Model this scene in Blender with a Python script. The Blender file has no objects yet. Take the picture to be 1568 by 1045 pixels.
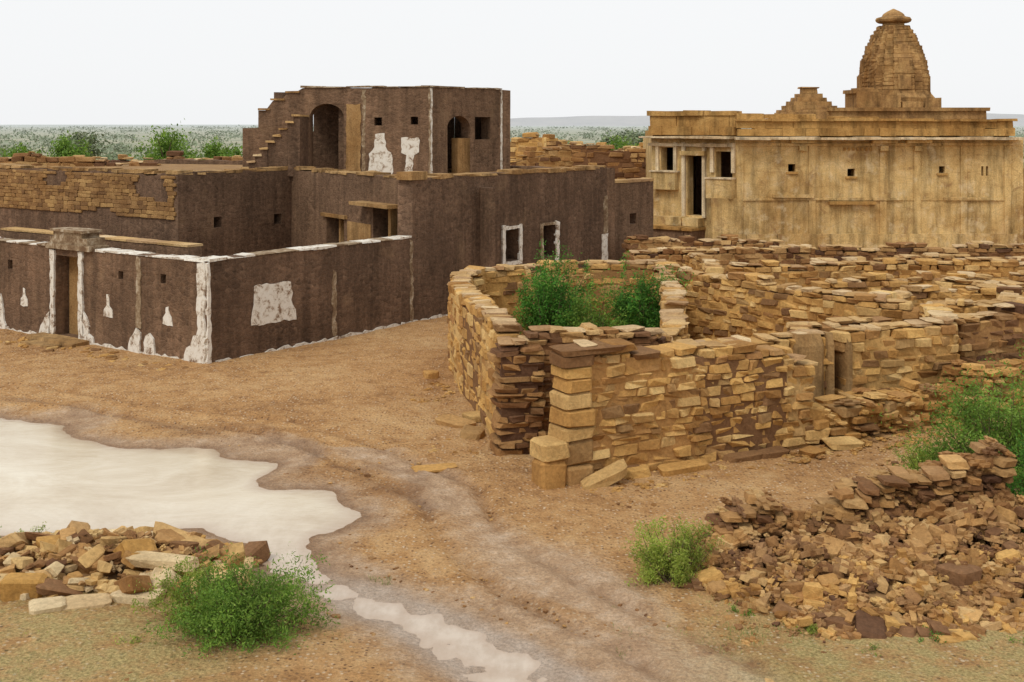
import bpy, bmesh, math, random
import numpy as np
from mathutils import Vector, Matrix, noise
random.seed(11); rng=np.random.default_rng(5)
R=random.uniform
scene=bpy.context.scene

# ------------------------------------------------------------------ materials
class NT:
    def __init__(s,name):
        s.m=bpy.data.materials.new(name); s.m.use_nodes=True
        s.t=s.m.node_tree; s.n=s.t.nodes; s.b=s.n['Principled BSDF']
        s.b.inputs['Specular IOR Level'].default_value=.15
    def new(s,ty,**kw):
        n=s.n.new(ty)
        for k,v in kw.items(): setattr(n,k,v)
        return n
    def link(s,a,b): s.t.links.new(a,b)
    def coords(s,scale=(1,1,1),out='Object'):
        tc=s.new('ShaderNodeTexCoord'); mp=s.new('ShaderNodeMapping'); mp.inputs['Scale'].default_value=scale
        s.link(tc.outputs[out],mp.inputs[0]); return mp.outputs[0]
    def noise(s,vec,scale,detail=5,rough=.6,dist=0):
        n=s.new('ShaderNodeTexNoise'); n.inputs['Scale'].default_value=scale; n.inputs['Detail'].default_value=detail
        n.inputs['Roughness'].default_value=rough; n.inputs['Distortion'].default_value=dist
        s.link(vec,n.inputs['Vector']); return n.outputs['Fac']
    def vor(s,vec,feature='F1',scale=1):
        n=s.new('ShaderNodeTexVoronoi'); n.feature=feature; n.inputs['Scale'].default_value=scale
        s.link(vec,n.inputs['Vector']); return n
    def ramp(s,fac,stops,interp='LINEAR'):
        n=s.new('ShaderNodeValToRGB'); n.color_ramp.interpolation=interp
        e=n.color_ramp.elements
        while len(e)<len(stops): e.new(.5)
        for i,(p,c) in enumerate(stops):
            e[i].position=p; e[i].color=(*c,1) if len(c)==3 else c
        s.link(fac,n.inputs[0]); return n.outputs[0]
    def mix(s,fac,a,b,mode='MIX'):
        n=s.new('ShaderNodeMix'); n.data_type='RGBA'; n.blend_type=mode
        if isinstance(fac,(int,float)): n.inputs[0].default_value=fac
        else: s.link(fac,n.inputs[0])
        for sock,v in ((n.inputs[6],a),(n.inputs[7],b)):
            if isinstance(v,tuple): sock.default_value=(*v,1)
            else: s.link(v,sock)
        return n.outputs[2]
    def math(s,op,a,b=0.0,clamp=False):
        n=s.new('ShaderNodeMath'); n.operation=op; n.use_clamp=clamp
        for sock,v in ((n.inputs[0],a),(n.inputs[1],b)):
            if isinstance(v,(int,float)): sock.default_value=v
            else: s.link(v,sock)
        return n.outputs[0]
    def bump(s,h,strength=.4,dist=.02):
        n=s.new('ShaderNodeBump'); n.inputs['Strength'].default_value=strength; n.inputs['Distance'].default_value=dist
        s.link(h,n.inputs['Height']); s.link(n.outputs[0],s.b.inputs['Normal'])
    def col(s,c,rough=.95):
        if isinstance(c,tuple): s.b.inputs['Base Color'].default_value=(*c,1)
        else: s.link(c,s.b.inputs['Base Color'])
        s.b.inputs['Roughness'].default_value=rough
g=lambda v:(v,v,v)

def masonry(name,cols,mortar,vs,mw=.07,lo=.65,hi=1.2,streak=0,plast=None):
    t=NT(name); v=t.coords(vs)
    base=t.coords()
    nz=t.new('ShaderNodeTexNoise'); nz.inputs['Scale'].default_value=3; t.link(base,nz.inputs['Vector'])
    vv=t.new('ShaderNodeVectorMath'); vv.operation='MULTIPLY_ADD'; t.link(nz.outputs['Color'],vv.inputs[0]); vv.inputs[1].default_value=(1.4,1.4,1.4); t.link(v,vv.inputs[2])
    v1=t.vor(vv.outputs[0]); v2=t.vor(vv.outputs[0],'DISTANCE_TO_EDGE')
    sep=t.new('ShaderNodeSeparateColor'); t.link(v1.outputs['Color'],sep.inputs[0])
    n=len(cols); c=t.ramp(sep.outputs[0],[(i/(n-1),cols[i]) for i in range(n)])
    m=t.ramp(v2.outputs['Distance'],[(0,g(.75)),(mw,g(.6)),(mw+.06,g(0))])
    c=t.mix(m,c,mortar)
    big=t.noise(base,.55,6,.65)
    if plast:   # remaining mud render hides the stonework in patches
        pn=t.noise(base,.9,7,.65,.4); c=t.mix(t.ramp(pn,[(.44,g(0)),(.56,g(.65))]),c,plast)
    c=t.mix(1,c,t.ramp(big,[(.3,g(lo)),(.7,g(hi))]),'MULTIPLY')
    fine=t.noise(base,12,5,.8); c=t.mix(1,c,t.ramp(fine,[(.3,g(.62)),(.52,g(1)),(.72,g(1.4))]),'MULTIPLY')
    sp=t.noise(base,26,3,.6); c=t.mix(t.ramp(sp,[(.62,g(0)),(.74,g(.25))]),c,(.34,.22,.13))
    wp=t.noise(base,.8,6,.7,.5); c=t.mix(t.ramp(wp,[(.56,g(0)),(.72,g(.5))]),c,(.29,.185,.105))
    if streak:
        st=t.noise(t.coords((3.5,3.5,.3)),1,5,.65); c=t.mix(1,c,t.ramp(st,[(.35,g(1-streak)),(.6,g(1.1))]),'MULTIPLY')
    t.col(c)
    h=t.math('ADD',t.math('MINIMUM',v2.outputs['Distance'],.2),t.math('MULTIPLY',fine,.5))
    t.bump(h,.6,.045); return t.m

def stonemat(name,cols,lo=.72,hi=1.24,bs=18):
    t=NT(name); ge=t.new('ShaderNodeNewGeometry'); base=t.coords()
    n=len(cols); c=t.ramp(ge.outputs['Random Per Island'],[(i/(n-1),cols[i]) for i in range(n)])
    f=t.noise(base,bs,5,.75); c=t.mix(1,c,t.ramp(f,[(.3,g(lo)),(.7,g(hi))]),'MULTIPLY')
    b=t.noise(base,1.1,5,.65); c=t.mix(1,c,t.ramp(b,[(.3,(.74,.66,.58)),(.62,(1.12,1.1,1.05))]),'MULTIPLY')
    t.col(c); t.bump(f,.7,.04); return t.m

def plaster(name,c1,c2,c3,sc=2.0,blocks=False):
    t=NT(name); base=t.coords(); n1=t.noise(base,sc,7,.7,.5)
    c=t.ramp(n1,[(.25,c1),(.5,c2),(.75,c3)])
    st=t.noise(t.coords((2.5,2.5,.3)),1.2,5,.65); c=t.mix(1,c,t.ramp(st,[(.32,g(.48)),(.55,g(1.06))]),'MULTIPLY')
    f=t.noise(base,22,4,.7); c=t.mix(1,c,t.ramp(f,[(.3,g(.76)),(.7,g(1.2))]),'MULTIPLY')
    pb=t.noise(base,.5,4,.6); c=t.mix(1,c,t.ramp(pb,[(.35,(.76,.67,.58)),(.6,(1.07,1.07,1.07))]),'MULTIPLY')
    h=f
    if blocks:
        v=t.vor(t.coords((1.1,1.1,2.2)),'DISTANCE_TO_EDGE'); m=t.ramp(v.outputs['Distance'],[(0,g(.84)),(.03,g(1))])
        c=t.mix(1,c,m,'MULTIPLY')
        ds=t.noise(base,2.2,6,.7,.6); c=t.mix(t.ramp(ds,[(.55,g(0)),(.68,g(.65))]),c,(.25,.135,.06))
        ws=t.noise(base,1.9,6,.7,.3); c=t.mix(t.ramp(ws,[(.55,g(0)),(.68,g(.5))]),c,(.74,.6,.38))
    t.col(c); t.bump(t.math('ADD',h,n1),.6,.04); return t.m

M={}
M['dark']=masonry('dark_masonry',[(.1,.06,.037),(.14,.084,.052),(.18,.108,.067),(.115,.069,.044),(.21,.13,.082)],(.16,.1,.063),(7,7,13),.05,.7,1.2,.3,(.14,.084,.052))
M['darkred']=masonry('brown_masonry',[(.13,.076,.045),(.18,.106,.062),(.22,.132,.08),(.145,.086,.052)],(.2,.125,.075),(6,6,12),.05,.7,1.2,.3,(.18,.108,.065))
M['temple']=plaster('temple_stone',(.42,.265,.1),(.6,.42,.18),(.7,.53,.28),1.3,True)
M['temple2']=plaster('temple_parapet_stone',(.27,.14,.042),(.46,.27,.09),(.55,.35,.13),1.6)
M['temple3']=plaster('cornice_stone',(.58,.44,.26),(.7,.57,.37),(.78,.66,.47),2)
M['shik']=plaster('spire_stone',(.16,.088,.04),(.37,.215,.085),(.5,.32,.13),1.8)
M['mud']=plaster('mud_plaster',(.26,.15,.062),(.38,.235,.1),(.48,.31,.145),1.5)
M['ochre']=stonemat('ochre_stone',[(.27,.135,.045),(.45,.25,.082),(.6,.37,.13),(.5,.285,.095),(.66,.46,.2),(.36,.19,.075),(.57,.34,.115),(.2,.105,.05),(.62,.41,.165)])
M['brown']=stonemat('brown_stone',[(.1,.052,.032),(.23,.115,.05),(.38,.205,.078),(.16,.082,.045),(.48,.29,.115),(.3,.16,.065),(.52,.34,.15)])
M['coping']=stonemat('coping_stone',[(.4,.24,.1),(.56,.38,.18),(.48,.31,.135),(.63,.48,.29),(.34,.19,.085)])
M['rubble']=stonemat('rubble_stone',[(.14,.07,.038),(.36,.195,.075),(.53,.32,.13),(.26,.135,.062),(.58,.39,.18),(.43,.255,.115),(.2,.105,.055)])
M['pale']=stonemat('pale_slab',[(.52,.33,.13),(.6,.42,.19),(.65,.53,.34),(.5,.29,.09),(.34,.19,.08)])
M['facing']=stonemat('faced_stone',[(.17,.095,.045),(.28,.16,.067),(.4,.25,.105),(.23,.13,.058),(.34,.2,.083)])
def white():
    t=NT('lime_plaster'); base=t.coords(); n=t.noise(base,6,8,.75,.4)
    c=t.ramp(n,[(.38,(.2,.12,.07)),(.43,(.5,.42,.33)),(.5,(.7,.65,.56)),(.8,(.8,.77,.71))])
    t.col(c); t.bump(n,.3,.02); return t.m
M['white']=white()
def faint():
    t=NT('worn_lime_plaster'); base=t.coords(); n=t.noise(base,5,8,.75,.4)
    c=t.ramp(n,[(.4,(.15,.09,.05)),(.52,(.28,.2,.12)),(.62,(.45,.37,.27)),(.8,(.6,.54,.44))])
    t.col(c); t.bump(n,.3,.02); return t.m
M['faint']=faint()
def dirt():
    t=NT('dirt_roof'); base=t.coords(); n=t.noise(base,2,8,.7); t.col(t.ramp(n,[(.3,(.2,.11,.05)),(.7,(.38,.23,.1))])); t.bump(n,.6,.1); return t.m
M['dirt']=dirt()

def leafmat(name,cols,haze=False):
    t=NT(name); ge=t.new('ShaderNodeNewGeometry')
    n=len(cols); c=t.ramp(ge.outputs['Random Per Island'],[(i/(n-1),cols[i]) for i in range(n)])
    b=t.noise(t.coords(),2.2 if not haze else .05,3,.5); c=t.mix(1,c,t.ramp(b,[(.3,g(.65)),(.7,g(1.45))]),'MULTIPLY')
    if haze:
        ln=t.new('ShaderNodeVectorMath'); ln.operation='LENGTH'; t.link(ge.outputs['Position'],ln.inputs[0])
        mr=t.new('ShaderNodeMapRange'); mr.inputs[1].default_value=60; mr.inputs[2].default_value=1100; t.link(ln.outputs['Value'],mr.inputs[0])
        c=t.mix(t.math('POWER',mr.outputs[0],.5,True),c,(.37,.4,.35))  # aerial haze painted into the leaf colour, paler with distance
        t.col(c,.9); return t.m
    t.col(c,.7)
    tr=t.new('ShaderNodeBsdfTranslucent'); t.link(c,tr.inputs[0])
    mx=t.new('ShaderNodeMixShader'); mx.inputs[0].default_value=.35
    t.link(t.b.outputs[0],mx.inputs[1]); t.link(tr.outputs[0],mx.inputs[2])
    t.link(mx.outputs[0],t.n['Material Output'].inputs[0]); return t.m
M['leaf']=leafmat('shrub_leaves',[(.08,.16,.025),(.15,.26,.035),(.21,.34,.05),(.11,.21,.04),(.28,.39,.08)])
M['leafy']=leafmat('yellow_green_leaves',[(.18,.24,.035),(.27,.34,.05),(.35,.41,.08),(.21,.3,.045),(.4,.42,.12)])
M['leafd']=leafmat('dark_green_leaves',[(.035,.12,.02),(.065,.2,.03),(.12,.3,.04),(.08,.2,.035),(.17,.35,.05)])
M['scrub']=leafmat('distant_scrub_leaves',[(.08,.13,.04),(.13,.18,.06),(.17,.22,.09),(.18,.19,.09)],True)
M['grass']=leafmat('grass_blades',[(.12,.17,.04),(.2,.27,.07),(.28,.31,.11),(.34,.32,.15)])
t=NT('bark'); t.col((.13,.09,.06)); M['bark']=t.m

# ------------------------------------------------------------------ mesh helpers
class MB:
    def __init__(s): s.v=[]; s.f=[]; s.mi=[]; s.n=0
    def add(s,v,f,mi=0):
        s.v.append(np.asarray(v,float).reshape(-1,3)); o=s.n
        s.f.extend([tuple(i+o for i in q) for q in f]); s.mi.extend([mi]*len(f)); s.n+=len(s.v[-1])
    def obj(s,name,mats,parent=None,fix=True,smooth=False):
        me=bpy.data.meshes.new(name); me.from_pydata(np.concatenate(s.v).tolist(),[],s.f)
        me.polygons.foreach_set('material_index',s.mi)
        for m in (mats if isinstance(mats,list) else [mats]): me.materials.append(M[m] if isinstance(m,str) else m)
        if fix:
            bm=bmesh.new(); bm.from_mesh(me)
            big=[f for f in bm.faces if len(f.verts)>4]
            if big: bmesh.ops.triangulate(bm,faces=big)
            bmesh.ops.recalc_face_normals(bm,faces=bm.faces); bm.to_mesh(me); bm.free()
        if smooth: me.polygons.foreach_set('use_smooth',[True]*len(me.polygons))
        o=bpy.data.objects.new(name,me); scene.collection.objects.link(o)
        if parent: o.parent=parent
        return o
def empty(name,loc=(0,0,0)):
    e=bpy.data.objects.new(name,None); scene.collection.objects.link(e); e.empty_display_size=.5; return e

class Fr:
    def __init__(s,P0,P1):
        s.P=np.array(P0,float); q=np.array(P1,float)-s.P; s.L=float(np.hypot(*q)); s.d=q/s.L
        n=np.array([-s.d[1],s.d[0]])
        if n@(-(s.P+q/2))<0: n=-n
        s.o=n
    def p(s,u,z,o=0.0):
        a=s.P+s.d*u+s.o*o; return (a[0],a[1],z)
BOXF=[(0,1,2,3),(7,6,5,4),(0,4,5,1),(1,5,6,2),(2,6,7,3),(3,7,4,0)]
def fbox(mb,fr,u0,u1,z0,z1,o0,o1,mi=0,j=.006):
    v=[fr.p(u0,z0,o0),fr.p(u1,z0,o0),fr.p(u1,z0,o1),fr.p(u0,z0,o1),fr.p(u0,z1,o0),fr.p(u1,z1,o0),fr.p(u1,z1,o1),fr.p(u0,z1,o1)]
    v=np.array(v)+rng.uniform(-j,j,(8,3)); mb.add(v,BOXF,mi)
def roughen(poly,step=.12,amp=.02):
    out=[]
    for i in range(len(poly)):
        a=np.array(poly[i]);b=np.array(poly[(i+1)%len(poly)]);n=max(1,int(np.hypot(*(b-a))/step))
        for k in range(n):
            q=a+(b-a)*k/n+rng.uniform(-amp,amp,2); out.append((q[0],q[1]))
    return out
def plate(mb,fr,poly,th=.03,back=-.03,mi=0,amp=.02,step=.12):
    q=roughen(poly,step,amp) if amp else poly; n=len(q)
    v=[fr.p(u,z,th) for u,z in q]+[fr.p(u,z,back) for u,z in q]
    f=[tuple(range(n)),tuple(range(2*n-1,n-1,-1))]+[(i,(i+1)%n,n+(i+1)%n,n+i) for i in range(n)]
    mb.add(v,f,mi)
def rect(u0,u1,z0,z1): return [(u0,z0),(u1,z0),(u1,z1),(u0,z1)]

def wall(name,P0,P1,H,th,mat,parent,openings=(),top=None,zb=-.2,step=.45,j=.005,topj=.03):
    fr=Fr(P0,P1); L=fr.L
    us={0.0,L}; zs={zb,H}
    for a,b,c,d in openings: us|={a,b}; zs|={c,d}
    def fill(S,lo,hi):
        S=sorted(S); out=[S[0]]
        for x in S[1:]:
            n=max(1,int((x-out[-1])/step)); a=out[-1]
            out+= [a+(x-a)*k/n for k in range(1,n+1)]
        return out
    us=fill(us,0,L); zs=fill(zs,zb,H); nu,nz=len(us)-1,len(zs)-1
    def solid(i,k):
        if i<0 or k<0 or i>=nu or k>=nz: return False
        u=(us[i]+us[i+1])/2; z=(zs[k]+zs[k+1])/2
        return not any(a<u<b and c<z<d for a,b,c,d in openings)
    V={};vl=[];F=[]
    tj=[R(-topj,topj) for _ in us]
    def vid(i,k,s):
        if (i,k,s) not in V:
            u,z=us[i],zs[k]
            if k==nz: z=(top(u) if top else H)+tj[i]
            elif top and k>0: z=min(z,(top(u)))
            V[(i,k,s)]=len(vl); vl.append(fr.p(u,z,(-th if s else 0)+R(-j,j)))
        return V[(i,k,s)]
    for i in range(nu):
        for k in range(nz):
            if not solid(i,k): continue
            for s in (0,1): F.append((vid(i,k,s),vid(i+1,k,s),vid(i+1,k+1,s),vid(i,k+1,s)))
            if not solid(i-1,k): F.append((vid(i,k,0),vid(i,k,1),vid(i,k+1,1),vid(i,k+1,0)))
            if not solid(i+1,k): F.append((vid(i+1,k,0),vid(i+1,k,1),vid(i+1,k+1,1),vid(i+1,k+1,0)))
            if not solid(i,k-1): F.append((vid(i,k,0),vid(i,k,1),vid(i+1,k,1),vid(i+1,k,0)))
            if not solid(i,k+1): F.append((vid(i,k+1,0),vid(i,k+1,1),vid(i+1,k+1,1),vid(i+1,k+1,0)))
    mb=MB(); mb.add(vl,F); mb.obj(name,mat,parent); return fr

def prism(mb,pts,z0,z1,mi=0):
    n=len(pts); v=[(x,y,z0) for x,y in pts]+[(x,y,z1) for x,y in pts]
    mb.add(v,[tuple(range(n)),tuple(range(n,2*n))]+[(i,(i+1)%n,n+(i+1)%n,n+i) for i in range(n)],mi)

TP=[]
CN=np.array([[a,b,c] for a in(-1,1) for b in(-1,1) for c in(-1,1)],float)
for off,seg in ((.24,1),(.68,2)):
    bm=bmesh.new(); bmesh.ops.create_cube(bm,size=2); bmesh.ops.bevel(bm,geom=bm.edges[:],offset=off,segments=seg,affect='EDGES')
    bm.verts.ensure_lookup_table(); S_=np.array([v.co[:] for v in bm.verts]); F_=[tuple(v.index for v in f.verts) for f in bm.faces]; bm.free()
    TP.append((S_,F_,np.prod((1+S_[:,None,:]*CN[None])/2,axis=2)))
def rot(yaw,rx=0,ry=0):
    return np.array(Matrix.Rotation(yaw,3,'Z')@Matrix.Rotation(rx,3,'X')@Matrix.Rotation(ry,3,'Y'))
def stone(mb,c,h,yaw=0,rx=0,ry=0,jit=.15,mi=0,tp=0):
    S_,F_,W_=TP[tp]
    h=np.array(h); J=rng.uniform(-jit,jit,(8,3))*h*2
    v=S_*h+W_@J
    if tp: v=v+rng.uniform(-.05,.05,S_.shape)*h
    v=v@rot(yaw,rx,ry).T+np.array(c); mb.add(v,F_,mi)

def stone_wall(name,pts,hs,th=.42,ch=(.09,.17),sl=(.15,.5),mat='ochre',parent=None,cope='coping',ragged=.1,copeh=.04,mb=None,over=.02,own=True,cl=(.16,.42),cprob=.8,tp=0,split=False,jit=.12,gap=.02):
    mb=mb or MB(); pts=[np.array(p,float) for p in pts]
    for s in range(len(pts)-1):
        a,b=pts[s],pts[s+1]; L=np.hypot(*(b-a)); d=(b-a)/L; n=np.array([-d[1],d[0]]); yaw=math.atan2(d[1],d[0])
        z=-.08; Hm=max(hs[s],hs[s+1])
        Hf=lambda u:hs[s]+(hs[s+1]-hs[s])*min(1,max(0,u/L))
        while z<Hm+ragged:
            c=R(*ch); u=-R(0,.15)
            while u<L+.02:
                l=R(*sl)
                if u+l>L+.12: l=max(.12,L+.1-u)
                uc=u+l/2
                if z+c*.6<Hf(uc)+ragged*(noise.noise(Vector((a[0]+uc*1.3,a[1],3)))):
                    p=a+d*uc
                    if split:
                        for sg in (-1,1):
                            du=R(-.05,.05); o=sg*th*.25+R(-over,over)
                            stone(mb,(p[0]+d[0]*du+n[0]*o,p[1]+d[1]*du+n[1]*o,z+c/2+R(-.015,.015)),(l/2*R(.85,1.1),th*.27,c/2*R(.85,1.05)),yaw+R(-.2,.2),R(-.08,.08),R(-.08,.08),.16,random.choice((0,0,3)) if tp==1 else 0,random.choice((0,1)))
                    else:
                        stone(mb,(p[0]+n[0]*R(-over,over),p[1]+n[1]*R(-over,over),z+c/2+R(-.008,.008)),(l/2*.994,th/2+R(-.01,over),c/2*.995),yaw+R(-.04,.04),R(-.05,.05),R(-.04,.04),jit,0,0)
                u+=l
            z+=c
        w=th/2-gap
        q=[]
        for u,sg in ((0,-1),(L,-1),(L,1),(0,1)): q.append((*(a+d*u+n*w*sg),-.1))
        for u,sg in ((0,-1),(L,-1),(L,1),(0,1)): q.append((*(a+d*u+n*w*sg),max(0,Hf(u)-.14)))
        mb.add(q,BOXF,0)
        if cope:
            u=0
            while u<L:
                l=R(*cl)
                z=Hf(u+l/2)+ragged*.6*(noise.noise(Vector((a[0]+(u+l/2)*1.3,a[1],3))))
                if random.random()<cprob:
                    o=R(-.05,.05); p=a+d*(u+l/2)+n*o; stone(mb,(p[0],p[1],z+.02),(l/2,th/2-abs(o)+R(-.06,.02),copeh/2+R(0,.025)),yaw+R(-.12,.12),R(-.07,.07),R(-.07,.07),.18,1)
                u+=l*.9
    if own: return mb.obj(name,[mat,cope or 'coping'],parent)

# ------------------------------------------------------------------ ground
PUD=[(-16,20.8),(-8.71,20),(-7.4,19.5),(-7.04,18.75),(-5.92,18.26),(-4.54,18),(-3.58,17.24),(-3.48,16.5),(-2.34,15.9),(-1.8,15.25),(-1.93,14.8),(-2.33,14.24),(-2.28,13.6),(-1.98,13.0),(-1.42,12.6),(-.82,12.1),(.03,11.25),(.65,10.3),(1.1,9.3),(-.1,9.3),(-.4,10.5),(-.82,11.25),(-1.5,12),(-2.16,12.65),(-2.75,13.1),(-3.2,13.95),(-3.87,14.4),(-6.2,14.3),(-16,14.3)]
def sdist(X,Y):
    X=np.asarray(X,float);Y=np.asarray(Y,float)
    x=X.ravel();y=Y.ravel();best=np.full(x.shape,1e9);ins=np.zeros(x.shape,bool)
    for i in range(len(PUD)):
        ax,ay=PUD[i];bx,by=PUD[(i+1)%len(PUD)]
        dx,dy=bx-ax,by-ay;t=np.clip(((x-ax)*dx+(y-ay)*dy)/(dx*dx+dy*dy),0,1)
        best=np.minimum(best,np.hypot(x-ax-t*dx,y-ay-t*dy))
        c=(ay>y)!=(by>y)
        with np.errstate(divide='ignore',invalid='ignore'): xi=ax+(y-ay)*dx/(dy if dy else 1e-9)
        ins^=c&(x<xi)
    return np.where(ins,-best,best).reshape(X.shape)
def axis(lo,hi,st,far):
    a=list(np.arange(lo,hi,st)); s=st; x=a[-1]; up=[]
    while x<far[1]: s*=1.25; x+=s; up.append(x)
    s=st;x=a[0];dn=[]
    while x>far[0]: s*=1.25; x-=s; dn.append(x)
    return np.array(dn[::-1]+a+up)
xs=axis(-15,13,.08,(-5000,5000)); ys=axis(8.5,30,.08,(-60,7000))
GX,GY=np.meshgrid(xs,ys)
def vn(X,Y,sc,seed):
    r=np.random.default_rng(seed).random((64,64)); a=seed*.7; x=(X*math.cos(a)-Y*math.sin(a))*sc;y=(X*math.sin(a)+Y*math.cos(a))*sc
    xi=np.floor(x).astype(int);yi=np.floor(y).astype(int);fx=x-xi;fy=y-yi;fx=fx*fx*(3-2*fx);fy=fy*fy*(3-2*fy)
    q=lambda i,j:r[i%64,j%64]
    return (q(xi,yi)*(1-fx)+q(xi+1,yi)*fx)*(1-fy)+(q(xi,yi+1)*(1-fx)+q(xi+1,yi+1)*fx)*fy
SD=sdist(GX,GY)+((vn(GX,GY,1.3,1)-.5)*.4+(vn(GX,GY,3.1,2)-.5)*.16+(vn(GX,GY,7.3,22)-.5)*.09)*np.clip((GY-12.5)/2,.5,1)
near=np.clip(SD/1.0,0,1)
GZ=np.clip(SD/.35,-1,1)*.03+near*.02
chan=np.clip((13.4-GY)/.8,0,1)   # the outflow is shallow: silt bars break the surface
GZ+=chan*(SD<.2)*(.008+(vn(GX,GY,4,21)-.5)*.034+(vn(GX,GY,9,23)-.5)*.014)
GZ+=near*((vn(GX,GY,.5,3)-.5)*.07+(vn(GX,GY,1.7,4)-.5)*.04)+((vn(GX,GY,5,5)-.5)*.016+(vn(GX,GY,8.5,6)-.5)*.012)*np.clip(near+.15,0,1)
def rut(ctrl,wd,dep):
    global GZ
    best=np.full(GX.shape,1e9)
    for (ax,ay),(bx,by) in zip(ctrl[:-1],ctrl[1:]):
        dx,dy=bx-ax,by-ay;t=np.clip(((GX-ax)*dx+(GY-ay)*dy)/(dx*dx+dy*dy),0,1); best=np.minimum(best,np.hypot(GX-ax-t*dx,GY-ay-t*dy))
    GZ=GZ+(-dep*np.exp(-(best/wd)**2)+dep*.7*np.exp(-((best-wd*1.8)/wd)**2))*(SD>.15)*np.clip(SD/.5,0,1)*(.2+1.1*vn(GX,GY,1.5,12))
    return np.exp(-(best/(wd*1.3))**2)*(.2+.8*vn(GX,GY,1.5,12))
r1=rut([(-14,22.4),(-9,21.3),(-6,19.6),(-4,18.8),(-2.6,17.4),(-1.2,15.6),(-.9,14),(-.2,12.6),(1.2,10.8),(2,9)],.1,.045)
r2=rut([(-14,23.2),(-9,22.1),(-6,20.5),(-3.5,19.4),(-1.9,17.9),(-.5,16),(-.1,14),(.9,12.4),(2.2,10.8),(2.9,9)],.1,.04)
r3=rut([(-14,21.9),(-8,20.7),(-5.4,19.1),(-3.2,18.0),(-2,16.4),(-1.1,15.2)],.07,.03)
nx,ny=len(xs),len(ys)
V=np.stack([GX.ravel(),GY.ravel(),GZ.ravel()],1)
idx=np.arange(nx*ny).reshape(ny,nx)
F=np.stack([idx[:-1,:-1].ravel(),idx[:-1,1:].ravel(),idx[1:,1:].ravel(),idx[1:,:-1].ravel()],1)
me=bpy.data.meshes.new('ground'); me.from_pydata(V.tolist(),[],F.tolist()); me.polygons.foreach_set('use_smooth',[True]*len(me.polygons))
mud=np.clip(1.2-SD/1.1+(vn(GX,GY,.8,9)-.5)*1.1,0,1)
mud=np.maximum(mud,np.clip(1-np.abs(GX-(2.1-.5*(GY-9.5)))/1.1+(vn(GX,GY,1.1,10)-.5),0,1)*(GY<18)*.8)
gr=np.clip((-GX-2.0)/1.2,0,1)*np.clip((13.6-GY)/1.5,0,1)+np.clip((GX-1.2)/1.5,0,1)*np.clip((12.6-GY)/1.2,0,1)
gr=np.clip(gr,0,1)
wet=np.exp(-np.maximum(SD,0)/.2)*(1-.3*chan)+.6*np.exp(-((SD-.8-(vn(GX,GY,1.2,14)-.5)*.8)/.18)**2)*(GY>15)+.7*np.maximum(np.maximum(r1,r2),r3)
for nm,a in (('mud',mud),('green',gr),('wet',np.clip(wet,0,1)),('silt',chan*np.clip(1-SD/.2,0,1))):
    at=me.attributes.new(nm,'FLOAT','POINT'); at.data.foreach_set('value',a.ravel().astype(np.float32))
go=bpy.data.objects.new('ground',me); scene.collection.objects.link(go)
t=NT('ground_soil'); base=t.coords()
big=t.noise(base,.35,6,.6); mid=t.noise(base,3,7,.75); fine=t.noise(base,34,5,.8); peb=t.vor(base,'F1',19)
c=t.ramp(t.math('ADD',t.math('MULTIPLY',mid,.6),t.math('MULTIPLY',big,.5)),[(.4,(.28,.14,.055)),(.53,(.48,.265,.108)),(.68,(.6,.38,.18))])
sep=t.new('ShaderNodeSeparateColor'); t.link(peb.outputs['Color'],sep.inputs[0])
pc=t.ramp(sep.outputs[0],[(0,(.13,.065,.035)),(.5,(.4,.225,.1)),(1,(.72,.56,.38))])
pm=t.ramp(t.math('ADD',peb.outputs['Distance'],t.math('MULTIPLY',mid,.6)),[(.54,g(.95)),(.66,g(0))])
c=t.mix(pm,c,pc)
a=t.new('ShaderNodeAttribute',attribute_name='mud'); mf=a.outputs['Fac']
mc=t.ramp(mid,[(.3,(.36,.225,.135)),(.5,(.5,.345,.22)),(.7,(.65,.5,.37))])
mfac=t.math('MULTIPLY',t.ramp(t.math('ADD',t.math('MULTIPLY',mf,.8),t.math('MULTIPLY',mid,.45)),[(.45,g(0)),(.8,g(1))]),.8)
c=t.mix(mfac,c,mc)
a2=t.new('ShaderNodeAttribute',attribute_name='green')
gc=t.ramp(fine,[(.35,(.22,.2,.065)),(.6,(.45,.37,.16))])
gf=t.math('MULTIPLY',a2.outputs['Fac'],t.ramp(mid,[(.38,g(.1)),(.58,g(.75))]))
c=t.mix(gf,c,gc)
a3=t.new('ShaderNodeAttribute',attribute_name='wet')
c=t.mix(t.math('MULTIPLY',a3.outputs['Fac'],.85),c,t.mix(1,c,(.54,.46,.4),'MULTIPLY'))
a4=t.new('ShaderNodeAttribute',attribute_name='silt')
c=t.mix(t.math('MULTIPLY',a4.outputs['Fac'],.75),c,t.ramp(mid,[(.3,(.4,.3,.22)),(.7,(.62,.52,.43))]))
c=t.mix(1,c,t.ramp(fine,[(.3,g(.62)),(.7,g(1.32))]),'MULTIPLY')
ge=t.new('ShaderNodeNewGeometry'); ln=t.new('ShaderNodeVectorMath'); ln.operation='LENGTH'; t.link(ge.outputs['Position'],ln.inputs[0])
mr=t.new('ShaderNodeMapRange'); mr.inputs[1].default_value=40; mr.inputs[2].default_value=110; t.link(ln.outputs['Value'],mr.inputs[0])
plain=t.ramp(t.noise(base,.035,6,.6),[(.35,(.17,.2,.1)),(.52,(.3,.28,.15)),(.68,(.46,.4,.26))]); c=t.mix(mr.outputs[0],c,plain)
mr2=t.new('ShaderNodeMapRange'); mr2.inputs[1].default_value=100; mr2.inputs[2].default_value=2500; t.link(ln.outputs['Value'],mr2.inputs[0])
c=t.mix(t.math('POWER',mr2.outputs[0],.5,True),c,(.45,.48,.46))  # far haze is mixed into the ground's base colour, by distance
t.col(c)
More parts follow.
